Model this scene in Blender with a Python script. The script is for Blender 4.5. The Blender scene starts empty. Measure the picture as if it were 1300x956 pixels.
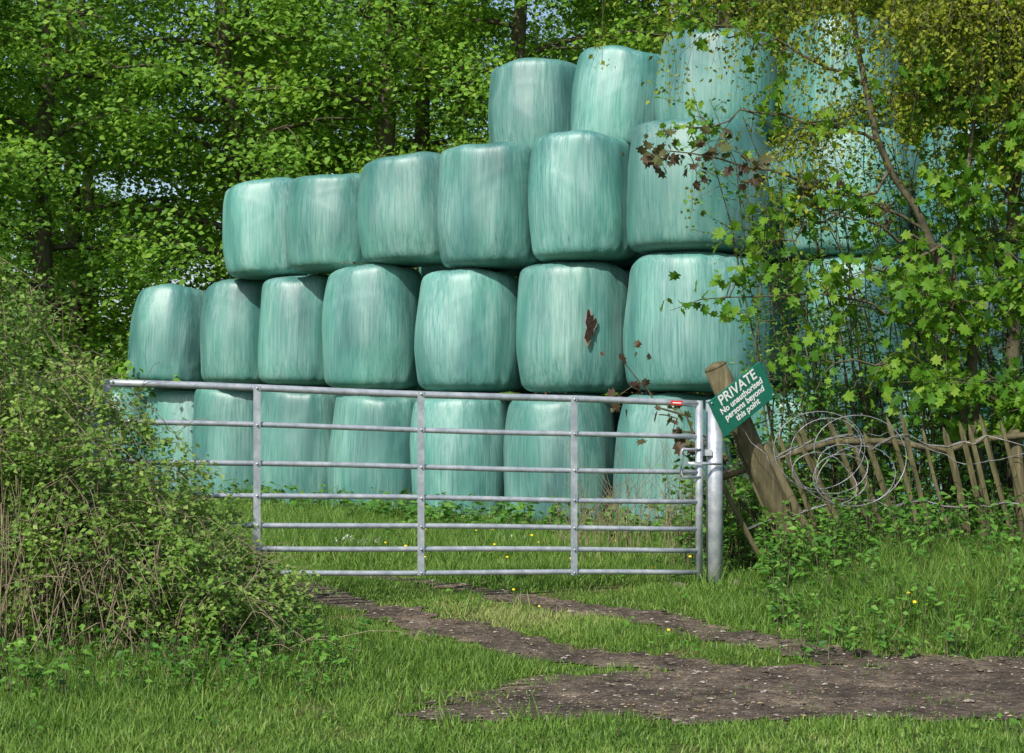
import bpy, math
import numpy as np
from mathutils import Vector, Matrix
rng = np.random.default_rng(11)
scene = bpy.context.scene
COL = scene.collection

# ------------------------------------------------------------------ helpers
def nrm(v):
    v = np.asarray(v, float)
    return v / np.maximum(np.linalg.norm(v, axis=-1, keepdims=True), 1e-9)

class Acc:
    def __init__(self):
        self.V=[];self.L=[];self.T=[];self.M=[];self.R=[];self.S=[];self.n=0
    def add(self, V, loops, totals, mat=0, rnd=None, smooth=False):
        V=np.asarray(V,float).reshape(-1,3); loops=np.asarray(loops,int).ravel(); totals=np.asarray(totals,int).ravel()
        self.V.append(V); self.L.append(loops+self.n); self.T.append(totals)
        self.M.append(np.full(len(totals),mat)); self.S.append(np.full(len(totals),smooth))
        self.R.append(np.full(len(totals),.5) if rnd is None else np.asarray(rnd,float)); self.n+=len(V)
    def build(self, name, mats, link=True, parent=None):
        V=np.concatenate(self.V);L=np.concatenate(self.L);T=np.concatenate(self.T)
        me=bpy.data.meshes.new(name)
        me.vertices.add(len(V)); me.vertices.foreach_set('co',V.astype(np.float32).ravel())
        me.loops.add(len(L)); me.loops.foreach_set('vertex_index',L.astype(np.int32))
        me.polygons.add(len(T)); st=np.concatenate([[0],np.cumsum(T)[:-1]])
        me.polygons.foreach_set('loop_start',st.astype(np.int32))
        try: me.polygons.foreach_set('loop_total',T.astype(np.int32))
        except Exception: pass
        me.polygons.foreach_set('material_index',np.concatenate(self.M).astype(np.int32))
        me.polygons.foreach_set('use_smooth',np.concatenate(self.S))
        a=me.attributes.new('rnd','FLOAT','FACE'); a.data.foreach_set('value',np.concatenate(self.R).astype(np.float32))
        me.update(calc_edges=True)
        for m in mats: me.materials.append(m)
        ob=bpy.data.objects.new(name,me)
        if link: COL.objects.link(ob)
        if parent: ob.parent=parent
        return ob

def inst(acc, tv, tf, pos, X, Y, Z, S, mat=0, rnd=None, smooth=False):
    tv=np.asarray(tv,float); N=len(pos); k=len(tv)
    S=np.asarray(S,float)
    if S.ndim==1: S=np.repeat(S[:,None],3,1)
    V=pos[:,None,:]+(tv[None,:,0:1]*S[:,None,0:1])*X[:,None,:]+(tv[None,:,1:2]*S[:,None,1:2])*Y[:,None,:]+(tv[None,:,2:3]*S[:,None,2:3])*Z[:,None,:]
    lf=np.concatenate([np.array(f) for f in tf]); tt=np.array([len(f) for f in tf])
    loops=(lf[None,:]+(np.arange(N)*k)[:,None]).ravel()
    tot=np.tile(tt,N)
    r=rng.random(N) if rnd is None else rnd
    acc.add(V.reshape(-1,3),loops,tot,mat,np.repeat(r,len(tf)),smooth)

def frames(Yd,Nn):
    Y=nrm(Yd); X=nrm(np.cross(Y,Nn)); Z=np.cross(X,Y); return X,Y,Z

def tube(acc, pts, rad, n=6, mat=0, cap=True, rnd=.5):
    pts=np.asarray(pts,float); m=len(pts); rad=np.broadcast_to(np.asarray(rad,float),(m,))
    d=np.gradient(pts,axis=0); d=nrm(d)
    ref=np.array([0.,0,1.]) if abs(d[0][2])<.8 else np.array([1.,0,0])
    u=nrm(np.cross(d,ref)); w=np.cross(d,u)
    a=np.arange(n)*2*math.pi/n
    V=pts[:,None,:]+rad[:,None,None]*(np.cos(a)[None,:,None]*u[:,None,:]+np.sin(a)[None,:,None]*w[:,None,:])
    i=np.arange(m-1)[:,None]*n; j=np.arange(n)[None,:]; j2=(j+1)%n
    q=np.stack([i+j,i+j2,i+n+j2,i+n+j],-1).reshape(-1)
    tot=[4]*((m-1)*n); q=list(q)
    if cap:
        q+=list(range(n))[::-1]; tot.append(n); q+=[(m-1)*n+k for k in range(n)]; tot.append(n)
    acc.add(V.reshape(-1,3),q,tot,mat,np.full(len(tot),rnd),True)

def smooth01(t):
    t=np.clip(t,0,1); return t*t*(3-2*t)
_ns=np.random.default_rng(3)
_dirs=_ns.normal(size=(8,2)); _ph=_ns.random(8)*6.28
def noise2(x,y,s=1.0,o=0.0):
    r=0
    for k in range(8):
        r=r+np.sin((x*_dirs[k,0]+y*_dirs[k,1])*s*(1+.35*k)+_ph[k]+o*(k+1))/(1+.25*k)
    return r/4.0

def gz(x,y):
    x=np.asarray(x,float);y=np.asarray(y,float)
    z=np.interp(y,[-200,0,8.4,9.2,11.4,15,18,30,60,400],[.28,.28,.30,.35,.50,.45,.42,.45,.8,.8])
    bank=.17*smooth01((x-1.45)/.9)*smooth01((y-9.0)/1.4)*(1-smooth01((y-13)/2))
    bl=.10*smooth01((-1.3-x)/1.0)*smooth01((y-8.6)/.8)*(1-smooth01((y-11)/2))
    win=smooth01((y-8.5)/.6)*(1-smooth01((y-20)/3))*(1-smooth01((abs(x)-5)/.9))
    return z+(bank+bl)*(1-smooth01((abs(x)-5)/.9))+win*.018*noise2(x,y,1.8)

rutA=np.array([(-3.2,14.2),(-2.3,12.6),(-1.56,11.47),(-.96,10.6),(-.41,9.96),(.21,9.22),(1.0,8.75),(2.6,8.4)])
rutB=np.array([(-1.9,13.2),(-.8,11.8),(0,10.87),(.70,10.3),(1.28,9.5),(1.85,9.0),(2.7,8.72),(5,8.5)])
def pdist(x,y,P):
    best=np.full(np.shape(x),1e9)
    for a,b in zip(P[:-1],P[1:]):
        d=b-a; t=np.clip(((x-a[0])*d[0]+(y-a[1])*d[1])/(d@d),0,1)
        best=np.minimum(best,np.hypot(x-a[0]-t*d[0],y-a[1]-t*d[1]))
    return best
def trackmask(x,y):
    x=np.asarray(x,float);y=np.asarray(y,float)
    w=np.interp(y,[8.4,9.5,11,12,14],[.22,.19,.16,.07,-.06])
    n=.12*noise2(x,y,2.9)+.10*noise2(x,y,10.0,2)
    m=w-np.minimum(pdist(x,y,rutA),pdist(x,y,rutB))+n
    ap=(8.52+.34*smooth01((x+.1)/1.3)-.05*smooth01((x-2.5)/1))-y
    ap=np.minimum(ap,(x-(.1-.75*(8.45-y)))*.6)
    ap=np.minimum(ap,(y-7.45)*.9)+n*1.1
    return np.maximum(m,ap)

# ------------------------------------------------------------------ materials
def newmat(name):
    m=bpy.data.materials.new(name); m.use_nodes=True; nt=m.node_tree; nt.nodes.clear()
    o=nt.nodes.new('ShaderNodeOutputMaterial'); return m,nt,o
def N(nt,t,**kw):
    n=nt.nodes.new(t)
    for k,v in kw.items(): setattr(n,k,v)
    return n
def ramp(nt,stops,interp='LINEAR'):
    r=nt.nodes.new('ShaderNodeValToRGB'); r.color_ramp.interpolation=interp
    e=r.color_ramp.elements
    while len(e)<len(stops): e.new(.5)
    for i,(p,c) in enumerate(stops):
        e[i].position=p; e[i].color=(c[0],c[1],c[2],1) if len(c)==3 else c
    return r
def leafmat(name,cols,transl=.35,rough=.5,spec=.3,tv=1.4):
    m,nt,o=newmat(name); L=nt.links
    at=N(nt,'ShaderNodeAttribute',attribute_name='rnd')
    r=ramp(nt,[(i/(len(cols)-1),c) for i,c in enumerate(cols)]); L.new(at.outputs['Fac'],r.inputs['Fac'])
    p=N(nt,'ShaderNodeBsdfPrincipled'); p.inputs['Roughness'].default_value=rough; p.inputs['Specular IOR Level'].default_value=spec
    L.new(r.outputs[0],p.inputs['Base Color'])
    if transl>0:
        t=N(nt,'ShaderNodeBsdfTranslucent')
        r2=ramp(nt,[(i/(len(cols)-1),(min(1,c[0]*tv*1.15),min(1,c[1]*tv),c[2]*tv*.7)) for i,c in enumerate(cols)]); L.new(at.outputs['Fac'],r2.inputs['Fac'])
        L.new(r2.outputs[0],t.inputs['Color'])
        s=N(nt,'ShaderNodeMixShader'); s.inputs[0].default_value=transl
        L.new(p.outputs[0],s.inputs[1]); L.new(t.outputs[0],s.inputs[2]); L.new(s.outputs[0],o.inputs['Surface'])
    else: L.new(p.outputs[0],o.inputs['Surface'])
    return m
def noisemat(name,stops,scale=(5,5,5),rough=.8,bump=.3,detail=6,metal=0.,bdist=.02,spec=.3):
    m,nt,o=newmat(name); L=nt.links
    tc=N(nt,'ShaderNodeTexCoord'); mp=N(nt,'ShaderNodeMapping'); mp.inputs['Scale'].default_value=scale
    L.new(tc.outputs['Object'],mp.inputs[0])
    no=N(nt,'ShaderNodeTexNoise'); no.inputs['Scale'].default_value=1; no.inputs['Detail'].default_value=detail; no.inputs['Roughness'].default_value=.65
    L.new(mp.outputs[0],no.inputs['Vector'])
    r=ramp(nt,stops); L.new(no.outputs['Fac'],r.inputs['Fac'])
    p=N(nt,'ShaderNodeBsdfPrincipled'); p.inputs['Roughness'].default_value=rough; p.inputs['Metallic'].default_value=metal
    p.inputs['Specular IOR Level'].default_value=spec
    L.new(r.outputs[0],p.inputs['Base Color'])
    b=N(nt,'ShaderNodeBump'); b.inputs['Strength'].default_value=bump; b.inputs['Distance'].default_value=bdist
    L.new(no.outputs['Fac'],b.inputs['Height']); L.new(b.outputs[0],p.inputs['Normal']); L.new(p.outputs[0],o.inputs['Surface'])
    return m

M_wood_leaf=leafmat('woodland_leaves',[(.045,.125,.017),(.115,.26,.028),(.20,.385,.04),(.32,.49,.07)],.45,.5,.3)
M_bark=noisemat('bark',[(.3,(.04,.037,.024)),(.6,(.11,.10,.06)),(.8,(.18,.17,.10))],(9,9,2.2),.9,.6,4)
M_grass=leafmat('grass_blades',[(.06,.13,.022),(.115,.23,.035),(.19,.32,.055),(.35,.38,.15)],.32,.5,.3)
M_weed=leafmat('weed_leaves',[(.035,.12,.02),(.08,.22,.03),(.14,.31,.045),(.22,.38,.07)],.34,.5,.25)
M_hedge=leafmat('hedge_leaves',[(.06,.135,.028),(.13,.255,.04),(.22,.36,.07),(.34,.44,.13)],.38,.5,.25)
M_maple=leafmat('sycamore_leaves',[(.04,.12,.014),(.09,.23,.02),(.17,.32,.03),(.25,.37,.05)],.42,.45,.2)
M_bronze=leafmat('young_bronze_leaves',[(.055,.032,.024),(.09,.06,.038),(.10,.11,.045),(.11,.18,.04)],.3,.45,.2)
M_birch=leafmat('birch_leaves',[(.08,.12,.012),(.17,.24,.02),(.28,.34,.03),(.37,.40,.05)],.45,.5,.25)
M_twig=noisemat('twigs',[(.3,(.12,.10,.06)),(.7,(.34,.28,.19))],(20,20,20),.85,.2,2)
M_branch=noisemat('branch_bark',[(.3,(.05,.045,.028)),(.7,(.15,.135,.08))],(14,14,8),.85,.4,3)

# ground
def groundmat():
    m,nt,o=newmat('ground_soil_and_turf'); L=nt.links
    tc=N(nt,'ShaderNodeTexCoord')
    a=N(nt,'ShaderNodeTexNoise'); a.inputs['Scale'].default_value=2.2; a.inputs['Detail'].default_value=6; L.new(tc.outputs['Object'],a.inputs['Vector'])
    b=N(nt,'ShaderNodeTexNoise'); b.inputs['Scale'].default_value=38; b.inputs['Detail'].default_value=4; L.new(tc.outputs['Object'],b.inputs['Vector'])
    ra=ramp(nt,[(.35,(.05,.09,.02)),(.52,(.085,.125,.03)),(.68,(.16,.13,.07))]); L.new(a.outputs['Fac'],ra.inputs[0])
    rb=ramp(nt,[(.3,(.4,.4,.4)),(.7,(1.3,1.3,1.3))]); L.new(b.outputs['Fac'],rb.inputs[0])
    mx=N(nt,'ShaderNodeMix',data_type='RGBA',blend_type='MULTIPLY'); mx.inputs[0].default_value=1
    L.new(ra.outputs[0],mx.inputs[6]); L.new(rb.outputs[0],mx.inputs[7])
    p=N(nt,'ShaderNodeBsdfPrincipled'); p.inputs['Roughness'].default_value=.95; p.inputs['Specular IOR Level'].default_value=.1
    L.new(mx.outputs[2],p.inputs['Base Color'])
    bp=N(nt,'ShaderNodeBump'); bp.inputs['Strength'].default_value=.7; bp.inputs['Distance'].default_value=.03; L.new(b.outputs['Fac'],bp.inputs['Height']); L.new(bp.outputs[0],p.inputs['Normal'])
    L.new(p.outputs[0],o.inputs[0]); return m
def trackmat():
    m,nt,o=newmat('dirt_track_mud_and_grit'); L=nt.links
    tc=N(nt,'ShaderNodeTexCoord')
    v=N(nt,'ShaderNodeTexVoronoi'); v.inputs['Scale'].default_value=95; L.new(tc.outputs['Object'],v.inputs['Vector'])
    n1=N(nt,'ShaderNodeTexNoise'); n1.inputs['Scale'].default_value=2.8; n1.inputs['Detail'].default_value=9; n1.inputs['Roughness'].default_value=.75; L.new(tc.outputs['Object'],n1.inputs['Vector'])
    n2=N(nt,'ShaderNodeTexNoise'); n2.inputs['Scale'].default_value=16; n2.inputs['Detail'].default_value=7; n2.inputs['Roughness'].default_value=.7; L.new(tc.outputs['Object'],n2.inputs['Vector'])
    r=ramp(nt,[(.34,(.05,.038,.03)),(.45,(.115,.088,.067)),(.56,(.20,.155,.115)),(.68,(.36,.29,.20))]); L.new(n1.outputs['Fac'],r.inputs[0])
    r3=ramp(nt,[(.3,(.38,.38,.38)),(.7,(1.4,1.4,1.4))]); L.new(n2.outputs['Fac'],r3.inputs[0])
    sep=N(nt,'ShaderNodeSeparateColor'); L.new(v.outputs['Color'],sep.inputs[0])
    r2=ramp(nt,[(0,(.72,.72,.72)),(.88,(1.05,1.05,1.05)),(.98,(1.8,1.8,1.8))]); L.new(sep.outputs[0],r2.inputs[0])
    mx=N(nt,'ShaderNodeMix',data_type='RGBA',blend_type='MULTIPLY'); mx.inputs[0].default_value=1
    L.new(r.outputs[0],mx.inputs[6]); L.new(r2.outputs[0],mx.inputs[7])
    my=N(nt,'ShaderNodeMix',data_type='RGBA',blend_type='MULTIPLY'); my.inputs[0].default_value=1
    L.new(mx.outputs[2],my.inputs[6]); L.new(r3.outputs[0],my.inputs[7])
    p=N(nt,'ShaderNodeBsdfPrincipled'); p.inputs['Roughness'].default_value=.85; p.inputs['Specular IOR Level'].default_value=.25
    L.new(my.outputs[2],p.inputs['Base Color'])
    bp=N(nt,'ShaderNodeBump'); bp.inputs['Strength'].default_value=.5; bp.inputs['Distance'].default_value=.008; bp.invert=True
    L.new(v.outputs['Distance'],bp.inputs['Height'])
    b2=N(nt,'ShaderNodeBump'); b2.inputs['Strength'].default_value=1; b2.inputs['Distance'].default_value=.04; L.new(n2.outputs['Fac'],b2.inputs['Height']); L.new(b2.outputs[0],bp.inputs['Normal'])
    L.new(bp.outputs[0],p.inputs['Normal']); L.new(p.outputs[0],o.inputs[0]); return m
M_ground=groundmat(); M_track=trackmat()
M_stone=leafmat('stones',[(.08,.065,.052),(.15,.125,.10),(.25,.21,.175),(.40,.36,.32)],0.0,.85,.1)
M_litter=leafmat('dry_leaf_litter',[(.06,.035,.02),(.14,.085,.045),(.26,.18,.10),(.42,.34,.2)],.1,.8,.1)
M_steel=noisemat('galvanised_steel',[(.3,(.30,.34,.38)),(.5,(.44,.48,.52)),(.72,(.62,.65,.67))],(14,14,14),.42,.12,5,.45,.005,.5)
M_post=noisemat('weathered_wood',[(.3,(.05,.046,.026)),(.55,(.12,.105,.055)),(.75,(.23,.20,.12))],(22,22,3),.9,.6,7)
M_pale=noisemat('chestnut_pales',[(.3,(.045,.044,.022)),(.55,(.115,.105,.05)),(.75,(.22,.20,.11))],(25,25,4),.9,.5,7)
M_wire=noisemat('rusty_wire',[(.3,(.18,.17,.17)),(.7,(.38,.38,.40))],(30,30,30),.5,.1,3,.5)

def plain(name,c,rough=.5,metal=0):
    return noisemat(name,[(.2,tuple(x*.85 for x in c)),(.8,tuple(min(1,x*1.1) for x in c))],(25,25,25),rough,.05,4,metal)

# ------------------------------------------------------------------ ground
def grid_obj(name,xs,ys,mat,off=0.,mask=None,attr=None):
    X,Y=np.meshgrid(xs,ys,indexing='ij'); Z=gz(X,Y)+off
    nx,ny=len(xs),len(ys); V=np.stack([X,Y,Z],-1).reshape(-1,3)
    i,j=np.meshgrid(np.arange(nx-1),np.arange(ny-1),indexing='ij')
    if mask is not None:
        cx=(X[:-1,:-1]+X[1:,1:])/2; cy=(Y[:-1,:-1]+Y[1:,1:])/2; k=mask(cx,cy)>0; i=i[k]; j=j[k]
    i=i.ravel(); j=j.ravel(); q=np.stack([i*ny+j,(i+1)*ny+j,(i+1)*ny+j+1,i*ny+j+1],-1)
    a=Acc(); a.add(V,q.ravel(),[4]*len(q),0,None,True); return a.build(name,[mat])
xs=np.concatenate([[-400,-200,-100,-50,-25,-12,-8],np.arange(-6,6.01,.1),[8,12,25,50,100,200,400]])
ys=np.concatenate([[-200,-80,-30,-10,0,4],np.arange(6,24,.1),[24,26,30,40,60,100,200,400]])
grid_obj('ground',xs,ys,M_ground)
grid_obj('dirt_track',np.arange(-4.5,5.9,.035),np.arange(5.0,14.4,.035),M_track,.007,trackmask)

# ------------------------------------------------------------------ grass
blade_v=[(-.5,0,0),(.5,0,0),(-.38,.14,.5),(.38,.14,.5),(0,.55,.95)]
blade_f=[(0,1,3,2),(2,3,4)]
def grass_pts(n,y0,y1,k=.33,pad=.6):
    y=np.sqrt(y0*y0+rng.random(n)*(y1*y1-y0*y0)); x=(rng.random(n)*2-1)*(k*y+pad); return x,y
def add_grass(acc,x,y,h,w):
    n=len(x); az=rng.random(n)*6.283
    bend=np.stack([np.cos(az),np.sin(az),np.zeros(n)],-1)
    lean=rng.normal(0,.32,(n,2)); up=nrm(np.stack([lean[:,0],lean[:,1],np.ones(n)],-1))
    X=nrm(np.cross(bend,up)); Y=np.cross(up,X)
    pos=np.stack([x,y,gz(x,y)-.005],-1)
    S=np.stack([w,h*(.3+.9*rng.random(n)),h],-1)
    r=.42+.25*noise2(x,y,1.1,4)+.18*noise2(x,y,5,1)+rng.normal(0,.2,n)
    straw=np.exp(-((x-.15)**2/.5+(y-10.15)**2/.25)); r=r+.6*straw
    r=np.clip(r,0,1)
    inst(acc,blade_v,blade_f,pos,X,Y,up,S,0,r)
def grass_height(x,y):
    h=.035+.045*np.clip(noise2(x,y,2.5,1)+.4,0,2)+.035*np.clip(noise2(x,y,8,5),0,1)
    h=h+.08*smooth01((x-1.7)/.8)*smooth01((y-9.2)/.8)+.06*smooth01((-.9-x)/.8)+.01
    h=h+.05*smooth01((y-12.5)/2)
    td=np.minimum(pdist(x,y,rutA),pdist(x,y,rutB)); h=h*np.interp(td,[.15,.6],[.5,1])
    return h*np.interp(y,[7.5,8.6],[.6,1])
acc=Acc()
x,y=grass_pts(330000,6.4,12.6)
m=trackmask(x,y); cl=noise2(x,y,8,9)
keep=(m<-.03)|((m<.10)&(rng.random(len(x))<.4))|((m<.6)&(cl>.3)&(rng.random(len(x))<.2))|(rng.random(len(x))<.010)
dn=.45+.7*noise2(x,y,3.1,7)+.3*noise2(x,y,9,3); dn=dn+.5*smooth01((abs(x)-1)/1)*(y>8.6); keep&=(rng.random(len(x))<np.clip(dn+.35,.12,1))
x=x[keep];y=y[keep]; h=grass_height(x,y)*rng.uniform(.5,1.4,len(x))*np.where(trackmask(x,y)>0,.55,1); add_grass(acc,x,y,h,rng.uniform(.004,.008,len(x)))
x,y=grass_pts(120000,12.5,20)
m=trackmask(x,y); keep=(m<0)|(rng.random(len(x))<.2); x=x[keep];y=y[keep]
h=grass_height(x,y)*rng.uniform(.6,1.6,len(x)); add_grass(acc,x,y,h,rng.uniform(.007,.012,len(x)))
x,y=grass_pts(40000,19,30,.36,2)
add_grass(acc,x,y,rng.uniform(.1,.3,len(x)),rng.uniform(.012,.02,len(x)))
# tufts
tx,ty=grass_pts(900,7,19)
kk=(trackmask(tx,ty)<-.08)&((abs(tx)>1.2)|(ty>11.5)|(rng.random(len(tx))<.3)); tx=tx[kk];ty=ty[kk]
X_=np.repeat(tx,26)+rng.normal(0,.035,len(tx)*26); Y_=np.repeat(ty,26)+rng.normal(0,.035,len(tx)*26)
add_grass(acc,X_,Y_,np.repeat(rng.uniform(.08,.24,len(tx))*np.where(ty<9,.7,1),26)*rng.uniform(.6,1.1,len(X_)),rng.uniform(.005,.009,len(X_)))
acc.build('grass',[M_grass])

# ------------------------------------------------------------------ leaves templates
leaf_v=[(0,0,0),(.30,.38,.07),(0,1,-.06),(-.30,.38,.07),(0,.42,0)]
leaf_f=[(0,1,4),(1,2,4),(2,3,4),(3,0,4)]
leaf_v2=[(0,0,0),(.33,.42,.07),(0,1,-.04),(-.33,.42,.07)]
leaf_f2=[(0,1,2),(0,2,3)]
mp=[(0,0),(.16,-.06),(.42,.02),(.30,.22),(.60,.42),(.36,.52),(.40,.78),(.17,.68),(0,1.0),(-.17,.68),(-.40,.78),(-.36,.52),(-.60,.42),(-.30,.22),(-.42,.02),(-.16,-.06)]
maple_v=[(a,b,.22*abs(a)-.2*b*b) for a,b in mp]+[(0,.35,-.05)]
maple_f=[(i,(i+1)%16,16) for i in range(16)]

def leaves_at(acc,pos,size,mat,tmpl='s',outdir=None,up=.9,droop=.4,rnd=None,face=-.15):
    n=len(pos); az=rng.random(n)*6.283
    d=np.stack([np.cos(az),np.sin(az),-droop+rng.normal(0,.35,n)],-1)
    nn=np.stack([rng.normal(0,.45,n),rng.normal(0,.45,n)+face,np.full(n,up)],-1)
    if outdir is not None: nn=nn+outdir
    X,Y,Z=frames(d,nn)
    tv,tf={'s':(leaf_v2,leaf_f2),'l':(leaf_v,leaf_f),'m':(maple_v,maple_f)}[tmpl]
    inst(acc,tv,tf,pos,X,Y,Z,size,mat,rnd)

# ------------------------------------------------------------------ weeds
def weeds(name,px,py,hmin,hmax,size,nl=12,mat=M_weed):
    acc=Acc(); P=[];
    for a,b in zip(px,py):
        h=rng.uniform(hmin,hmax); z=float(gz(a,b)); l=rng.normal(0,.12,2)*h
        pts=np.array([(a+l[0]*t*t,b+l[1]*t*t,z+h*t) for t in (0,.5,1)])
        tube(acc,pts,[.004,.003,.0015],3,0,False)
        t=rng.random(nl)**.7
        q=np.stack([np.interp(t,[0,.5,1],pts[:,k]) for k in range(3)],-1)
        P.append(q+rng.normal(0,.014,(nl,3)))
    P=np.concatenate(P); r=np.clip(.45+.22*noise2(P[:,0],P[:,1],4,2)+rng.normal(0,.2,len(P)),0,1)
    leaves_at(acc,P,rng.uniform(size*.5,size*1.3,len(P)),1,'l',droop=.15,rnd=r)
    return acc.build(name,[M_branch,mat])
n=700; wx=rng.uniform(1.6,4.3,n); wy=rng.uniform(10.6,12.2,n); kk=rng.random(n)<.5+.6*noise2(wx,wy,3,1); weeds('nettle_undergrowth',wx[kk],wy[kk],.15,.50,.060,16)
n=420; wx=rng.uniform(1.4,3.4,n); wy=rng.uniform(9.0,10.9,n); kk=rng.random(n)<.45+.7*noise2(wx,wy,3,4); weeds('nettle_undergrowth',wx[kk],wy[kk],.08,.24,.048,10)
n=1100; wx=rng.uniform(-3.8,-.75,n); wy=rng.uniform(7.8,9.5,n); kk=rng.random(n)<np.interp(-wx,[.75,1.5],[.12,1])*(.6+.5*noise2(wx,wy,4,2)); weeds('nettle_undergrowth',wx[kk],wy[kk],.08,.28,.045,12)
n=300; wx,wy=grass_pts(n,7,12); kk=(trackmask(wx,wy)<-.05); weeds('plantain_weeds',wx[kk],wy[kk],.03,.09,.04,7)
# plants at foot of bales and behind the gate
n=560; wx=rng.uniform(-5.5,4,n); wy=np.interp(wx,[-5.5,-.5,1.6,4],[23.2,18.2,16.6,16])-rng.gamma(1.5,.5,n)+.3; weeds('dock_plants',wx,wy,.12,.42,.10,9)
n=240; wx=rng.uniform(1.25,2.2,n); wy=rng.uniform(11.9,13.5,n); weeds('bramble_undergrowth',wx,wy,.3,1.0,.065,16)
n=420; wx=rng.uniform(2.0,5,n); wy=rng.uniform(12.3,14.5,n); weeds('bramble_undergrowth',wx,wy,.4,1.3,.08,18)

# ------------------------------------------------------------------ hedge on left
def env(x): return np.interp(x,[-6,-3.5,-2.9,-2.7,-2.5,-2.25,-1.95,-1.69,-1.5,-1.35],[2.4,2.3,1.98,1.70,1.44,1.18,.94,.72,.50,.32])
def hedge():
    acc=Acc(); P=[]; 
    for i in range(500):
        bx=rng.uniform(-5.2,-1.35); by=rng.uniform(8.75,10.2); H=env(bx)*rng.uniform(.35,1.12)
        bz=float(gz(bx,by)); ln=np.array([rng.normal(.10,.34),rng.normal(-.14,.28)])*H*.75
        t=np.linspace(0,1,6); pts=np.stack([bx+ln[0]*t**1.6+rng.normal(0,.02,6),by+ln[1]*t**1.6+rng.normal(0,.02,6),bz+H*np.sin(t*1.85)/1.0],-1)
        lim=gz(pts[:,0],pts[:,1])+env(pts[:,0])*1.03; pts[:,2]=np.minimum(pts[:,2],lim+rng.normal(0,.05,6))
        tube(acc,pts,np.linspace(.005,.0015,6)*rng.uniform(.6,1.2),4,0,False)
        for k in range(9):
            s=rng.uniform(.1,1); p0=np.array([np.interp(s,t,pts[:,c]) for c in range(3)])
            d=nrm(np.array([rng.normal(),rng.normal()-.5,rng.normal(.3,.5)]))*rng.uniform(.12,.36)
            p1=p0+d*.5+rng.normal(0,.02,3); p2=p0+d+np.array([0,0,-.04])
            tube(acc,[p0,p1,p2],[.0024,.0017,.0009],3,0,False)
            m=24; u=rng.random(m)[:,None]; P.append(p0*(1-u)+p2*u+rng.normal(0,.03,(m,3)))
        m=22; s=rng.uniform(.1,1,m); P.append(np.stack([np.interp(s,t,pts[:,c]) for c in range(3)],-1)+rng.normal(0,.035,(m,3)))
    for i in range(120):
        bx=rng.uniform(-3.2,-1.3); by=rng.uniform(8.65,9.1); H=env(bx)*rng.uniform(.25,.75); bz=float(gz(bx,by)); sx=rng.normal(.1,.45); 
        t=np.linspace(0,1,7); pts=np.stack([bx+sx*t,by-.12*t+rng.normal(0,.015,7),bz+H*np.sin(t*2.5)+rng.normal(0,.012,7)],-1)
        tube(acc,pts,np.linspace(.004,.0013,7),4,0,False)
    P=np.concatenate(P)
    keep=((P[:,2]-gz(P[:,0],P[:,1]))<env(P[:,0])*1.08+.06)&(P[:,2]>gz(P[:,0],P[:,1])); P=P[keep]
    nz=noise2(P[:,0]*1.0,P[:,2]*1.0+P[:,1],3.5,3); P=P[rng.random(len(P))<np.clip(.8+.8*nz,.20,1)]
    r=np.clip(.5+.28*noise2(P[:,0],P[:,2],2.6,5)+rng.normal(0,.2,len(P)),0,1)
    leaves_at(acc,P,rng.uniform(.018,.046,len(P)),1,'s',rnd=r,face=-.6,up=.7)
    return acc.build('hawthorn_hedge',[M_twig,M_hedge])
hedge()

# ------------------------------------------------------------------ woodland trees
def wood_tree(seed):
    r=np.random.default_rng(seed); acc=Acc(); H=r.uniform(12.5,15)
    t=np.linspace(0,1,9); wob=r.normal(0,.12,(9,2)).cumsum(0); wob[0]=0
    tr=np.stack([wob[:,0],wob[:,1],H*t],-1); tube(acc,tr,np.interp(t,[0,.05,1],[.28,.19,.04]),9,0)
    C=[]
    nl=36
    for i in range(nl):
        s=.04+.92*(i+r.random())/nl; p0=np.array([np.interp(s,t,tr[:,c]) for c in range(3)])
        az=i*2.4+r.normal(0,.4); Ln=(3.0-1.8*s)*r.uniform(.75,1.15)
        up=r.uniform(.1,.55)
        u=np.linspace(0,1,5); d=np.array([math.cos(az),math.sin(az)])
        b=np.stack([p0[0]+d[0]*Ln*u,p0[1]+d[1]*Ln*u,p0[2]+up*Ln*u-.28*Ln*u**2.2],-1)+r.normal(0,.05,(5,3))*u[:,None]
        tube(acc,b,np.linspace(.06,.012,5)*(1.2-.6*s),4,0,False)
        for k in range(8):
            s2=r.uniform(.2,1); q0=np.array([np.interp(s2,u,b[:,c]) for c in range(3)])
            a2=az+r.normal(0,.9); L2=r.uniform(.4,1.1)
            q1=q0+np.array([math.cos(a2)*L2,math.sin(a2)*L2,r.normal(-.02,.22)])
            tube(acc,[q0,(q0+q1)/2+[0,0,.06],q1],[.014,.009,.004],3,0,False)
            C.append(q1); 
            if r.random()<.7: C.append((q0+q1)/2)
    C=np.array(C); P=[];Rr=[];O=[]
    for c in C:
        m=int(r.uniform(40,90)); R=r.uniform(.22,.46)
        o=r.normal(0,1,(m,3))*[R,R,R*.4]; o[:,2]-=.35*(o[:,0]**2+o[:,1]**2)
        P.append(c+o); Rr.append(np.clip(r.normal(.5,.15)+r.normal(0,.16,m),0,1))
    P=np.concatenate(P); Rr=np.concatenate(Rr)
    k=P[:,2]>.1; P=P[k];Rr=Rr[k]
    out=P*[1,1,0]; out=nrm(out)*.85
    leaves_at(acc,P,r.uniform(.07,.13,len(P)),1,'s',rnd=Rr,droop=.35,outdir=out,up=.6,face=0)
    return acc.build('wood_tree_src',[M_bark,M_wood_leaf],link=False).data
protos=[wood_tree(s) for s in (1,2,3,4)]
wc=bpy.data.collections.new('woodland'); COL.children.link(wc)
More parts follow.
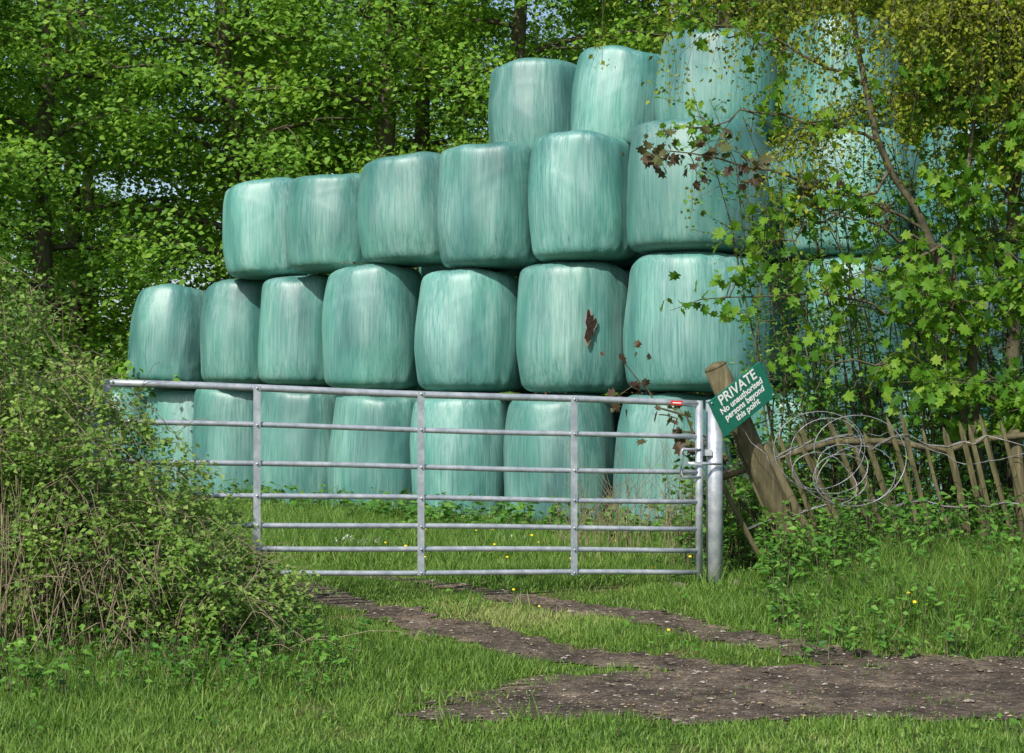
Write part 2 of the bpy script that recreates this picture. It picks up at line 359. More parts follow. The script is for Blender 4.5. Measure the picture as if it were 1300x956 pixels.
def place(x,y,s,k,rz):
    o=bpy.data.objects.new('broadleaf_tree',protos[k%4]); o.location=(x,y,float(gz(x,y))-.05); o.scale=(s,s,s); o.rotation_euler=(0,0,rz); wc.objects.link(o)
k=0
for yy,x0,x1,st in [(27.5,-10.5,10,2.8),(32,-12,12,3.4),(38,-14,14,4.2),(47,-17,17,5.2)]:
    xx=x0+rng.uniform(0,1)
    while xx<x1:
        place(xx+rng.normal(0,.4),yy+rng.normal(0,.5),rng.uniform(.9,1.15),k,rng.uniform(0,6.28)); k+=1; xx+=st*rng.uniform(.85,1.15)
place(-8.8,24.3,.85,1,1.0); place(8.5,22,.9,2,2.0)

# ------------------------------------------------------------------ bales
def balemat():
    m,nt,o=newmat('green_silage_wrap'); L=nt.links
    tc=N(nt,'ShaderNodeTexCoord'); oi=N(nt,'ShaderNodeObjectInfo')
    w=N(nt,'ShaderNodeMath',operation='MULTIPLY'); w.inputs[1].default_value=57; L.new(oi.outputs['Random'],w.inputs[0])
    def nz(sc,det,ro):
        mp=N(nt,'ShaderNodeMapping'); mp.inputs['Scale'].default_value=sc; L.new(tc.outputs['Object'],mp.inputs[0])
        n=N(nt,'ShaderNodeTexNoise',noise_dimensions='4D'); n.inputs['Scale'].default_value=1; n.inputs['Detail'].default_value=det; n.inputs['Roughness'].default_value=ro
        L.new(mp.outputs[0],n.inputs['Vector']); L.new(w.outputs[0],n.inputs['W']); return n
    n1=nz((46,46,1.5),4,.72); n2=nz((2.0,2.0,.9),3,.55); n4=nz((2.6,2.6,.8),3,.5)
    base=ramp(nt,[(.30,(.018,.120,.118)),(.48,(.032,.185,.160)),(.66,(.052,.26,.205))]); L.new(n2.outputs['Fac'],base.inputs[0])
    st=ramp(nt,[(.32,(0,0,0)),(.80,(1,1,1))]); L.new(n1.outputs['Fac'],st.inputs[0])
    pt=ramp(nt,[(.36,(.20,.20,.20)),(.66,(.88,.88,.88))]); L.new(n4.outputs['Fac'],pt.inputs[0])
    mu=N(nt,'ShaderNodeMath',operation='MULTIPLY'); L.new(st.outputs[0],mu.inputs[0]); L.new(pt.outputs[0],mu.inputs[1])
    mx=N(nt,'ShaderNodeMix',data_type='RGBA'); L.new(mu.outputs[0],mx.inputs[0]); L.new(base.outputs[0],mx.inputs[6]); mx.inputs[7].default_value=(.36,.53,.49,1)  # pale streaks paint the film's sheen into its colour, along with dusty stretch-whitening
    hv=N(nt,'ShaderNodeHueSaturation'); L.new(mx.outputs[2],hv.inputs['Color'])
    mr=N(nt,'ShaderNodeMapRange'); mr.inputs['To Min'].default_value=.85; mr.inputs['To Max'].default_value=1.15; L.new(oi.outputs['Random'],mr.inputs[0]); L.new(mr.outputs[0],hv.inputs['Value'])
    p=N(nt,'ShaderNodeBsdfPrincipled'); L.new(hv.outputs[0],p.inputs['Base Color'])
    rr=ramp(nt,[(.35,(.42,.42,.42)),(.7,(.58,.58,.58))]); L.new(n1.outputs['Fac'],rr.inputs[0]); L.new(rr.outputs[0],p.inputs['Roughness'])
    p.inputs['Specular IOR Level'].default_value=.95
    b=N(nt,'ShaderNodeBump'); b.inputs['Strength'].default_value=.38; b.inputs['Distance'].default_value=.010; L.new(n1.outputs['Fac'],b.inputs['Height'])
    b2=N(nt,'ShaderNodeBump'); b2.inputs['Strength'].default_value=.5; b2.inputs['Distance'].default_value=.05; L.new(n4.outputs['Fac'],b2.inputs['Height']); L.new(b2.outputs[0],b.inputs['Normal'])
    L.new(b.outputs[0],p.inputs['Normal']); L.new(p.outputs[0],o.inputs[0]); return m
M_bale=balemat()
def bale_radius(t,R,top,bot):
    tm=.42
    b=np.where(t<tm,1-(1-bot)*((tm-t)/tm)**2,1-(1-top)*((t-tm)/(1-tm))**2)
    return R*b
def bale(x,y,z0,z1,R,tx=0,ty=0,top=.88,bot=.90):
    bot+=.01; R*=1.005
    n=90; m=54; H=z1-z0
    u=np.linspace(0,1,m); t=.5-.5*np.cos(np.pi*u); t=.15*u+.85*t
    t[0]=0;t[-1]=1
    e=np.clip(1-np.abs(2*t-1)**20,0,1)**(1/3.0)
    a=np.arange(n)*2*math.pi/n
    r=(bale_radius(t,R,top,bot)*e)[:,None]*np.ones((1,n))
    T=t[:,None]; A=a[None,:]
    ph=rng.random(16)*6.28
    env_=e[:,None]
    r=r+env_*(.014*np.sin(2*A+ph[0])+.009*np.sin(3*A+ph[1]+T*3)+.006*np.sin(7*A+ph[2]+4*T)+.004*np.sin(13*A+ph[3]-3*T))
    r=r+env_*(.010*np.sin(26*A+ph[4]+2*np.sin(3*A))*np.clip((T-.80)/.2,0,1)*(.5+.5*np.sin(2*A+ph[9]))+.010*np.sin(22*A+ph[5])*np.clip((.22-T)/.2,0,1))
    r=r+env_*.006*np.sin(T*9+A*1+ph[6])
    for kf in range(2):
        c=(T-.5-.32*np.sin(A+ph[10+kf])-.1*kf+.1); r=r+env_*.0022*np.exp(-(c/.03)**2)
    zz=H*T+(.020*np.sin(2*A+ph[7])+.014*np.sin(A+ph[8])+.008*np.sin(5*A+ph[14]))*(T>.5)*smooth01((T-.5)/.4)
    V=np.stack([r*np.cos(A),r*np.sin(A),zz-H/2+0*A],-1).reshape(-1,3)
    i=np.arange(m-1)[:,None]*n; j=np.arange(n)[None,:]; j2=(j+1)%n
    q=np.stack([i+j,i+j2,i+n+j2,i+n+j],-1).reshape(-1)
    acc=Acc(); acc.add(V,q,[4]*((m-1)*n),0,None,True)
    ob=acc.build('silage_bale',[M_bale]); ob.location=(x,y,(z0+z1)/2)
    ob.rotation_euler=(math.radians(tx),math.radians(ty),rng.uniform(-.3,.3)); return ob
tops_for_debris=[]
def B(px_x,d,z0,z1,R=.62,tx=0,ty=0,top=.88,bot=.90):
    d2=d+.3; tops_for_debris.append((px_x*d2/d,d2,z1,R)); return bale(px_x*d2/d,d2,z0,z1,R,tx,ty,top,bot)
G0=.40
row1=[(-5.5,24.8,2.02,.62),(-4.42,24.0,2.04,.62),(-3.61,22.9,2.03,.62),(-2.59,21.6,1.99,.62),(-1.53,20.4,1.92,.61),(-.56,19.4,1.88,.60),(.52,18.6,1.85,.63),(1.66,17.8,1.86,.62),(2.95,17.6,1.86,.64),(4.25,17.3,1.86,.64),(5.6,17.0,1.86,.64)]
for x,d,zt,R in row1: B(x,d,G0,zt,R,rng.normal(0,1),rng.normal(0,1.2),rng.uniform(.86,.92),rng.uniform(.88,.93))
B(-4.64,23.7,2.03,3.40,.60,0,4,.80,.93)
B(-3.48,22.6,2.02,3.40,.60,0,1,.86,.92)
B(-2.55,21.5,1.99,3.37,.60,0,1.5,.88,.92)
B(-1.61,20.3,1.92,3.40,.62,0,1.2,.87,.90)
B(-.46,19.4,1.88,3.27,.64,0,.5,.84,.90)
hole_bale=B(.68,18.6,1.85,3.28,.63,0,0,.90,.88)
B(1.89,17.7,1.86,3.28,.74,0,-.5,.90,.93)
B(3.6,18.0,1.86,3.28,.66); B(4.95,17.6,1.86,3.28,.64); B(6.3,17.3,1.86,3.28,.64)
B(-3.05,22.0,3.38,4.62,.61,0,-1.5,.88,.88)
B(-2.12,20.9,3.37,4.55,.60,0,1,.93,.90)
B(-1.16,20.0,3.38,4.64,.60,0,-1,.88,.90)
B(-.24,19.2,3.26,4.64,.60,0,0,.92,.90)
B(.75,18.4,3.27,4.63,.58,0,-1,.90,.92)
B(1.88,17.6,3.27,4.63,.72,0,1,.92,.92)
B(3.45,18.0,3.27,4.63,.66); B(4.75,17.6,3.27,4.6,.64)
B(.30,20.4,4.63,5.80,.58,0,0,.92,.92)
B(1.24,19.6,4.63,5.78,.56,0,5,.90,.92)
B(2.20,18.6,4.63,5.78,.64,0,2,.90,.92)
B(3.45,18.2,4.62,5.80,.62)
deb=list(tops_for_debris)
# second rank behind
for x,d,zt,R in row1[1:]:
    for a,b in ((.40,1.88),(1.88,3.28),(3.28,4.6)):
        if a>3 and x<-2.0: continue
        B(x+.95,d+1.15,a+.01,b,.60)
# old leaves and hay caught between the layers
acc=Acc(); PP=[]
for (bx,by,bz,R) in deb:
    if bz>3.5 or bx<-2.2 or bx>3: continue
    m=int(rng.uniform(8,40)); a=rng.normal(-math.pi/2+rng.uniform(-.9,.9),.35,m); rr=R*rng.uniform(.6,.78,m)
    PP.append(np.stack([bx+rr*np.cos(a),by+rr*np.sin(a),bz+rng.uniform(-.01,.02,m)],-1))
PP=np.concatenate(PP); leaves_at(acc,PP,rng.uniform(.015,.045,len(PP)),0,'s',rnd=rng.random(len(PP))*.5); acc.build('leaf_debris',[M_litter])
# torn hole in one bale
M_hay=noisemat('exposed_rotten_hay',[(.35,(.008,.006,.005)),(.6,(.05,.03,.018)),(.8,(.2,.13,.08))],(60,60,60),.95,1.0,4)
M_torn=plain('torn_wrap_edge',(.26,.22,.20),.5)
def tearpatch(rad,mat,off,name):
    acc=Acc(); R=.63*1.005; n=26; a=np.arange(n)*2*math.pi/n
    rr=rad*(1+.22*np.sin(3*a+1)+.15*np.sin(7*a)+.1*rng.normal(size=n))
    du=rr*np.cos(a)*.055; dv=rr*np.sin(a)*.16
    rings=[]
    for f in (0.0,.5,1.0):
        th=-math.pi/2+.20+(du*f+.25*dv*f*.35)/R; zv=.0+dv*f
        t=(zv+.715)/1.43; Rr=bale_radius(t,R,.90,.89)+.029+off
        rings.append(np.stack([Rr*np.cos(th),Rr*np.sin(th),zv],-1))
    V=np.concatenate(rings); i=(np.arange(2)*n)[:,None]; j=np.arange(n)[None,:]; j2=(j+1)%n
    q=np.stack([i+j,i+j2,i+n+j2,i+n+j],-1).reshape(-1)
    acc.add(V,q,[4]*(2*n),0,None,True); o=acc.build(name,[mat],parent=hole_bale); return o
hole_bale.rotation_euler=(0,0,0)
tearpatch(1.08,M_torn,0,'torn_edge'); tearpatch(.95,M_hay,.006,'exposed_hay')

# ------------------------------------------------------------------ gate
def empty(name,loc=(0,0,0)):
    e=bpy.data.objects.new(name,None); e.location=loc; e.empty_display_size=.2; COL.objects.link(e); return e
def boxacc(acc,c,ax,ay,az,mat=0):
    c=np.array(c,float);V=[]
    for sx in(-1,1):
        for sy in(-1,1):
            for sz in(-1,1): V.append(c+sx*np.array(ax)+sy*np.array(ay)+sz*np.array(az))
    f=[(0,1,3,2),(4,6,7,5),(0,4,5,1),(2,3,7,6),(0,2,6,4),(1,5,7,3)]
    acc.add(V,np.array(f).ravel(),[4]*6,mat)
gate=empty('field_gate')
gr=np.array([1.22,11.30]); gl=np.array([-2.35,10.04]); gd=(gl-gr)
def gp(t,h): 
    p=gr+gd*t; return np.array([p[0],p[1],.590+.11*t+h])
gn=nrm(np.array([gd[1],-gd[0],0])); 
if gn[1]>0: gn=-gn
gdir=nrm(np.array([gd[0],gd[1],.11]))
for i,h in enumerate([1.10,.88,.65,.46,.285,.145,0]):
    acc=Acc(); ts=np.linspace(0,1,14); P=np.array([gp(t,h+.004*math.sin(t*9+i)) for t in ts]); P[:,1]+=.004*np.sin(ts*7+i*2)
    tube(acc,P,.0215 if i==0 else .0165,12); acc.build('rail_%d'%(i+1),[M_steel],parent=gate)
for i,t in enumerate([.2338,.5007,.769]):
    acc=Acc(); c=(gp(t,0)+gp(t,1.1))/2+gn*.024; boxacc(acc,c,gdir*.021,gn*.0035,np.array([0,0,.565])); 
    for h in [1.10,.88,.65,.46,.285,.145,0]:
        b=gp(t,h)+gn*.03; tube(acc,[b,b+gn*.01],.008,6)
    acc.build('brace_%d'%(i+1),[M_steel],parent=gate)
for nme,t in (('latch_stile',0),('hinge_stile',1)):
    acc=Acc(); tube(acc,[gp(t,-.03),gp(t,1.12)],.025,12); acc.build(nme,[M_steel],parent=gate)
acc=Acc()
tube(acc,[gp(.0,.80)+gn*.02,gp(.035,.80)+gn*.03,gp(.038,.78)+gn*.03,gp(.038,.64)+gn*.03,gp(.035,.62)+gn*.03,gp(.0,.62)+gn*.02],.009,8)
boxacc(acc,gp(.015,.71)+gn*.03,gdir*.06,gn*.006,np.array([0,0,.012])); tube(acc,[gp(.025,.71)+gn*.03,gp(-.04,.71)+gn*.02],.009,8)
acc.build('latch',[M_steel],parent=gate)
acc=Acc(); boxacc(acc,gp(.045,1.10)+gn*.0235,gdir*.04,gn*.0015,np.array([0,0,.014])); acc.build('label',[plain('red_label',(.65,.03,.02),.4)],parent=gate)
acc=Acc(); boxacc(acc,gp(.045,1.10)+gn*.0258,gdir*.03,gn*.0008,np.array([0,0,.004])); acc.build('label_print',[plain('white_print',(.8,.8,.8),.4)],parent=gate)
# posts
pz=float(gz(1.335,11.40))
acc=Acc(); tube(acc,[(1.335,11.40,pz-.25),(1.333,11.40,pz+.6),(1.330,11.40,1.70)],.055,24); tube(acc,[(1.330,11.40,1.70),(1.330,11.40,1.712),(1.330,11.40,1.718)],[.058,.056,.03],24)
boxacc(acc,(1.28,11.36,.59+.78),(.03,0,0),(0,.03,0),(0,0,.02))
acc.build('gate_post',[M_steel])
acc=Acc(); tube(acc,[(-2.44,9.98,.1),(-2.44,9.98,1.75)],.06,16); acc.build('gate_post',[M_steel])

# leaning wooden post and sign
acc=Acc(); a0=np.array([2.10,11.85,.35]); a1=np.array([1.365,11.62,1.935]); 
pts=[a0+(a1-a0)*t for t in np.linspace(0,1,9)]; rr=[.080*(1+.04*math.sin(i*2.1)) for i in range(9)]; tube(acc,pts,rr,16)
dd=nrm(a1-a0); tube(acc,[a1,a1+dd*.015,a1+dd*.03],[.078,.07,.03],16)
acc.build('wooden_fence_post',[M_post])
acc=Acc(); b0=np.array([2.20,11.75,.45]); b1=np.array([1.70,11.72,1.42]); tube(acc,[b0,(b0+b1)/2,b1],[.035,.033,.03],8); acc.build('wooden_brace',[M_post])
sign=empty('private_sign',(1.52,11.44,1.722))
yaw=math.radians(33)
sign.rotation_euler=(0,0,yaw)
roll=empty('panel'); roll.parent=sign; roll.rotation_euler=(0,math.radians(-32),0)
M_sgreen=plain('sign_green_paint',(.012,.15,.095),.35); M_white=plain('sign_white_paint',(.8,.8,.78),.4)
acc=Acc(); boxacc(acc,(0,0,0),(.26,0,0),(0,.006,0),(0,0,.135)); o=acc.build('board',[M_sgreen],parent=roll)
bm=o.modifiers.new('bev','BEVEL'); bm.width=.004; bm.segments=2
for s,sz,z in (('PRIVATE',.098,.058),('No unauthorised',.060,.004),('persons beyond',.060,-.048),('this point',.060,-.100)):
    c=bpy.data.curves.new('lettering','FONT'); c.body=s; c.size=sz; c.align_x='CENTER'; c.extrude=.0006; c.offset=.0014
    ob=bpy.data.objects.new('lettering',c); ob.parent=roll; ob.location=(0,-.0075,z); ob.rotation_euler=(math.pi/2,0,0); c.materials.append(M_white); COL.objects.link(ob)
acc=Acc()
for sx in(-.24,.24): tube(acc,[(sx,-.006,.115 if sx<0 else -.115),(sx,-.011,.115 if sx<0 else -.115)],.007,8)
acc.build('screws',[M_steel],parent=roll)
acc=Acc(); boxacc(acc,(.0,.05,0),(.015,0,0),(0,.045,0),(0,0,.06)); acc.build('bracket',[M_steel],parent=sign)

# paling fence
fence=empty('chestnut_paling_fence')
acc=Acc(); fx0=np.array([1.78,11.75]); fx1=np.array([5.6,11.35]); s=0.; Lf=np.linalg.norm(fx1-fx0); tops=[];lows=[]
fd=(fx1-fx0)/Lf
while s<Lf:
    p=fx0+fd*s; lean=math.radians(np.interp(s,[0,.6,1.4,4],[25,19,13,8])+rng.normal(0,2.4)); Ln=rng.uniform(.93,1.08)
    z=float(gz(p[0],p[1]))-.05; u=np.array([-math.sin(lean),rng.normal(0,.03),math.cos(lean)]); w=rng.uniform(.014,.024); th=rng.uniform(.009,.014)
    b=np.array([p[0],p[1],z]); sd=nrm(np.cross(u,[0,1,0])); nn=np.cross(u,sd); yawj=rng.normal(0,.4); sd2=sd*math.cos(yawj)+nn*math.sin(yawj); nn2=np.cross(u,sd2)
    V=[];hs=[0,.35,.7,.93,1.0]; ws=[1,rng.uniform(.85,1.1),rng.uniform(.85,1.1),.9,.15]
    bow=rng.normal(0,.016)
    for h,wf in zip(hs,ws):
        c=b+u*Ln*h+sd*bow*math.sin(h*3.14)
        V+=[c-sd2*w*wf-nn2*th*wf,c+sd2*w*wf-nn2*th*wf*.6,c+sd2*w*wf*.7+nn2*th*wf,c-sd2*w*wf*.8+nn2*th*wf]
    q=[]
    for i in range(4):
        for j in range(4): q+=[i*4+j,i*4+(j+1)%4,i*4+4+(j+1)%4,i*4+4+j]
    q+=[16,17,18,19]; acc.add(V,q,[4]*17,0)
    tops.append(b+u*Ln*.86-np.array([0,.018,0])); lows.append(b+u*Ln*.42-np.array([0,.018,0]))
    s+=rng.uniform(.075,.135)
acc.build('pales',[M_pale],parent=fence)
acc=Acc()
for T in (tops,lows):
    T=np.array(T); tube(acc,T,.0028,5); T2=T+[0,.034,.004]; tube(acc,T2,.0028,5)
acc.build('wires',[M_wire],parent=fence)
acc=Acc(); T=np.array(tops); P=T[::3]+[0,.07,-.03]; tube(acc,P,.022,8); acc.build('rail',[M_post],parent=fence)
for i,sx in enumerate((1.6,3.3)):
    p=fx0+fd*sx; acc=Acc(); z=float(gz(p[0],p[1])); tube(acc,[(p[0]+.12,p[1]+.12,z-.2),(p[0]+.02,p[1]+.12,z+.86)],.04,10); acc.build('stake_%d'%(i+1),[M_post],parent=fence)
# barbed wire coil
acc=Acc(); t=np.linspace(0,2*math.pi*6.5,260)
R=.19+.08*np.sin(t*.37)+.04*np.sin(t*1.31)
P=np.stack([2.04+R*1.25*np.cos(t)+.11*np.sin(t*.21)+.004*t,11.38+.06*np.sin(t*.5)+.05*np.cos(t*1.0),1.27+R*.98*np.sin(t)+.07*np.cos(t*.3)],-1)
tube(acc,P,.0034,5)
for i in range(4,256,7):
    for k in range(2):
        d=nrm(rng.normal(size=3))*.016; tube(acc,[P[i]-d,P[i]+d],.0018,4)
P2=np.array([(1.45,11.5,1.62),(1.7,11.45,1.30),(2.0,11.4,1.46),(2.5,11.45,1.5),(3.0,11.4,1.28),(3.6,11.4,1.42)]); tt=np.linspace(0,5,40)
tube(acc,np.stack([np.interp(tt,range(6),P2[:,c]) for c in range(3)],-1)+rng.normal(0,.008,(40,3)),.0025,4)
acc.build('barbed_wire_coil',[M_wire])

# ------------------------------------------------------------------ sycamore at right
def branchpts(P,n=9,j=.02):
    P=np.array(P,float); s=np.linspace(0,len(P)-1,n); Q=np.stack([np.interp(s,range(len(P)),P[:,c]) for c in range(3)],-1)
    Q[1:-1]=(Q[:-2]+2*Q[1:-1]+Q[2:])/4; Q[1:-1]+=rng.normal(0,j,(n-2,3)); return Q
def sycamore():
    acc=Acc()
    stems=[([(3.36,12.5,.4),(3.30,12.3,2.2),(2.9,12.1,2.9),(2.55,12.0,3.5),(2.35,12.0,4.3),(2.3,12.1,5.6)],.04,.013),
           ([(3.75,12.8,.4),(3.6,12.6,3.0),(3.8,12.5,5.6),(3.9,12.5,7)],.06,.02),
           ([(3.33,12.4,1.3),(3.05,12.2,2.1),(3.15,12.1,3.2),(3.3,12.0,4.4)],.025,.01)]
    for P,r0,r1 in stems: tube(acc,branchpts(P,14,.02),np.linspace(r0,r1,14),8,0)
    br=[([(2.9,12.1,2.9),(1.9,11.9,3.3),(1.02,11.8,3.42)],100,2,.30),
        ([(2.55,12,3.5),(1.8,12,3.75),(1.25,12,3.6)],80,1,.4),
        ([(2.45,12,3.9),(1.8,12,4.2),(1.2,11.9,4.35)],80,1,.4),
        ([(3.3,12.3,2.2),(2.4,12,2.45),(1.45,11.8,2.42)],120,1,.45),
        ([(3.3,12.3,1.9),(2.6,12,1.98),(1.95,11.8,2.02)],110,1,.4),
        ([(1.7,12.1,.9),(1.2,11.95,1.55),(.76,11.8,1.98)],34,2,.2),
        ([(1.7,12.1,.9),(1.3,11.95,1.50),(1.0,11.8,1.62)],24,2,.22),
        ([(2.6,12.0,3.3),(2.1,11.9,2.9),(1.65,11.8,2.7)],95,1,.4),
        ([(3.0,12.1,2.8),(2.5,11.9,2.9),(2.0,11.8,3.1)],90,1,.45),
        ([(3.0,12.1,2.8),(2.5,11.9,2.6),(2.1,11.8,2.5)],90,1,.4),
        ([(3.3,12.2,2.0),(3.05,11.9,2.35),(2.75,11.7,2.45)],300,1,.45),
        ([(3.4,12.2,1.7),(3.1,11.9,1.85),(2.85,11.7,1.8)],260,1,.45),
        ([(3.4,12.2,2.3),(3.5,11.9,2.5),(3.6,11.7,2.45)],300,1,.5),
        ([(3.4,12.2,1.5),(3.5,11.9,1.7),(3.6,11.7,1.65)],240,1,.45),
        ([(3.6,12.6,2.6),(3.4,12.2,3.0),(3.1,11.9,3.2)],300,1,.55),
        ([(3.6,12.6,3.2),(3.3,12.2,3.7),(2.9,11.9,4.0)],300,1,.6),
        ([(3.6,12.6,3.2),(3.7,12.2,3.5),(3.6,11.9,3.6)],280,1,.55),
        ([(3.7,12.6,4),(3.5,12.2,4.3),(3.1,11.9,4.6)],200,1,.5),
        ([(3.7,12.6,4.6),(3.0,12.2,5.2),(2.2,12.0,5.4)],260,1,.6),
        ([(3.8,12.6,5.2),(4.4,12.4,5.6),(5.0,12.3,5.5)],160,1,.6),
        ([(3.7,12.6,2.5),(4.3,12.4,2.9),(4.9,12.3,2.9)],200,1,.6),
        ([(3.8,12.6,5.5),(3.4,13,6.3),(2.9,13.4,6.8)],200,1,.7)]
    Pm={1:[],2:[]}
    for P,nl,mt,sp in br:
        Q=branchpts(P,10,.03); tube(acc,Q,np.linspace(.014,.004,10),5,0,False)
        nt=max(4,nl//7)
        for k in range(nt):
            s=rng.uniform(.15,1)*9; p0=np.array([np.interp(s,range(10),Q[:,c]) for c in range(3)])
            d=rng.normal(size=3)*[1,.7,.6]; d=nrm(d)*sp*rng.uniform(.3,1); p1=p0+d
            tube(acc,[p0,(p0+p1)/2+[0,0,.03],p1],[.005,.0035,.0018],4,0,False)
            m=7; u=rng.uniform(.4,1.05,m)[:,None]; Pm[mt].append(p0*(1-u)+p1*u+rng.normal(0,.05,(m,3)))
        m=nl//4; Pm[mt].append(Q[-1]+rng.normal(0,.08,(m,3))*[1.4,1,1])
    for mt in (1,2):
        P=np.concatenate(Pm[mt]); r=np.clip(.45+.25*noise2(P[:,0],P[:,2],2.5,5)+rng.normal(0,.2,len(P)),0,1)
        leaves_at(acc,P,rng.uniform(.035,.10,len(P)),mt,'m',up=.5,droop=.7,rnd=r,face=-.3)
    return acc.build('sycamore_tree',[M_branch,M_maple,M_bronze])
sycamore()
# ------------------------------------------------------------------ birch, pendulous
def birch():
    acc=Acc(); tr=branchpts([(4.9,13.2,.3),(4.8,13.1,3.5),(4.6,13,7),(4.5,13,10)],12,.02); tube(acc,tr,np.linspace(.13,.04,12),10,0)
    LP=[]
    limbs=[([(4.8,13.1,4),(3.8,12.6,5.2),(2.6,12.3,5.3),(1.5,12.1,4.9)],160,1.1),([(4.7,13,5),(3.6,12.5,5.7),(2.3,12.2,5.6),(1.1,12,5.0)],150,1.0),
           ([(4.8,13,3.5),(3.9,12.4,4.5),(3.0,12.1,4.7),(2.0,12,4.5)],160,.9),([(4.7,13,3.2),(4.1,12.3,4.2),(3.3,11.9,4.5),(2.6,11.8,4.3)],160,.9),
           ([(4.7,13,3.4),(3.6,12.6,4.0),(2.6,12.3,3.9),(1.8,12.2,3.4)],100,.9),
           ([(4.7,13,6),(5.5,12.7,7),(6.4,12.4,6.7)],60,1.2),([(4.6,13,7),(3.4,12.6,8.2),(1.8,12.3,8.0),(.9,12,7.4)],120,1.2),([(4.6,13,6),(3.2,13.2,7.4),(1.6,13.2,7.4),(.6,13,6.9)],120,1.2),
           ([(4.7,13,5.5),(3.4,13,6.6),(2.2,12.8,6.7),(1.2,12.8,6.3)],110,.9),([(4.5,13,8),(3.2,13.4,9.2),(2.0,13.4,9.2)],100,1.3)]  # high leftward limbs are out of frame, added to shade the right-hand bales
    for P,nt,dr in limbs:
        Q=branchpts(P,12,.04); tube(acc,Q,np.linspace(.03,.006,12),6,0,False)
        for k in range(nt):
            s=rng.uniform(.15,1)*11; p0=np.array([np.interp(s,range(12),Q[:,c]) for c in range(3)])
            o=rng.normal(0,.34,2); Ln=rng.uniform(.25,1.1)*dr
            p1=p0+[o[0]*.6,o[1]*.6,.02]; p2=p1+[o[0]*.4-.05,o[1]*.4,-Ln*.5]; p3=p2+[rng.normal(0,.07)-.05,rng.normal(0,.05),-Ln*.5]
            tube(acc,[p0,p1,p2,p3],[.0035,.0026,.0018,.001],3,0,False)
            m=int(24+44*Ln); u=rng.uniform(0,3,m); PP=np.array([p0,p1,p2,p3])
            LP.append(np.stack([np.interp(u,range(4),PP[:,c]) for c in range(3)],-1)+rng.normal(0,.05,(m,3)))
    P=np.concatenate(LP); leaves_at(acc,P,rng.uniform(.022,.05,len(P)),1,'s',up=.5,droop=.8,face=-.3)
    return acc.build('birch_tree',[M_branch,M_birch])
birch()
# fine-leaved shrub in front of right-hand bales
acc=Acc(); LP=[]
for k in range(110):
    bx=rng.uniform(2.0,4.4); by=rng.uniform(12.6,13.8); H=rng.uniform(1.2,3.6); z=float(gz(bx,by)); lx=-rng.uniform(.1,1.0)*H*.3
    t=np.linspace(0,1,8); pts=np.stack([bx+lx*t**1.5+rng.normal(0,.03,8),by+rng.normal(0,.03,8),z+H*t],-1); tube(acc,pts,np.linspace(.010,.0025,8),4,0,False)
    for j in range(12):
        s=rng.uniform(.3,1); p0=np.array([np.interp(s,t,pts[:,c]) for c in range(3)]); p1=p0+nrm(rng.normal(size=3)*[1,1,.6])*rng.uniform(.15,.5)
        tube(acc,[p0,p1],[.003,.001],3,0,False); m=13; u=rng.random(m)[:,None]; LP.append(p0*(1-u)+p1*u+rng.normal(0,.03,(m,3)))
P=np.concatenate(LP); leaves_at(acc,P,rng.uniform(.025,.06,len(P)),1,'s')
acc.build('elder_shrub',[M_branch,M_weed])
# dry stalks in front of bales
acc=Acc()
for k in range(70):
    bx=rng.uniform(.4,1.7); by=rng.uniform(12.5,15); z=float(gz(bx,by)); H=rng.uniform(.3,1.05); a=rng.normal(0,.3)
    p=[(bx,by,z),(bx+a*.4*H,by,z+H*.55),(bx+a*H,by,z+H)]; tube(acc,p,[.004,.003,.0015],4,0,False)
    for j in range(3):
        q=np.array(p[1])+rng.normal(0,.02,3); tube(acc,[q,q+[rng.normal(0,.15),rng.normal(0,.05),rng.uniform(.1,.3)]],[.0025,.001],3,0,False)
acc.build('dry_stalks',[M_twig])

# ------------------------------------------------------------------ small things
oct_v=[(1,0,0),(0,1,0),(-1,0,0),(0,-1,0),(0,0,.7),(0,0,-.7),(.7,.7,.3),(-.7,.7,.3),(-.7,-.7,.3),(.7,-.7,.3)]
oct_f=[(0,6,4),(6,1,4),(1,7,4),(7,2,4),(2,8,4),(8,3,4),(3,9,4),(9,0,4),(0,5,6),(6,5,1),(1,5,7),(7,5,2),(2,5,8),(8,5,3),(3,5,9),(9,5,0)]
def scatter(n,x0,x1,y0,y1,thr=0.0):
    x=rng.uniform(x0,x1,n); y=rng.uniform(y0,y1,n); k=trackmask(x,y)>thr; return x[k],y[k]
x,y=scatter(18000,-2.8,4,6.9,12.8); n=len(x); az=rng.random(n)*6.28
X=np.stack([np.cos(az),np.sin(az),0*az],-1); Y=np.stack([-np.sin(az),np.cos(az),0*az],-1); Z=np.tile([0,0,1.],(n,1))
sz=rng.gamma(1.5,.0027,n)+.0015; acc=Acc(); inst(acc,oct_v,oct_f,np.stack([x,y,gz(x,y)+.007+sz*.2],-1),X,Y,Z,np.stack([sz*rng.uniform(.7,1.3,n),sz,sz*.7],-1))
acc.build('gravel',[M_stone])
x,y=scatter(14000,-2.8,4,6.9,12.8,-.15); kk=rng.random(len(x))<.4+.7*noise2(x,y,2.2,8); x=x[kk];y=y[kk]
n=len(x); acc=Acc(); p=np.stack([x,y,gz(x,y)+.012+.006*rng.random(n)],-1)
az=rng.random(n)*6.28; d=np.stack([np.cos(az),np.sin(az),rng.normal(0,.12,n)],-1); X,Y,Z=frames(d,np.stack([rng.normal(0,.3,n),rng.normal(0,.3,n),np.ones(n)],-1))
s=rng.uniform(.01,.035,n); inst(acc,leaf_v2,leaf_f2,p,X,Y,Z,np.stack([s*rng.uniform(.12,.8,n),s,s],-1)); acc.build('leaf_litter',[M_litter])
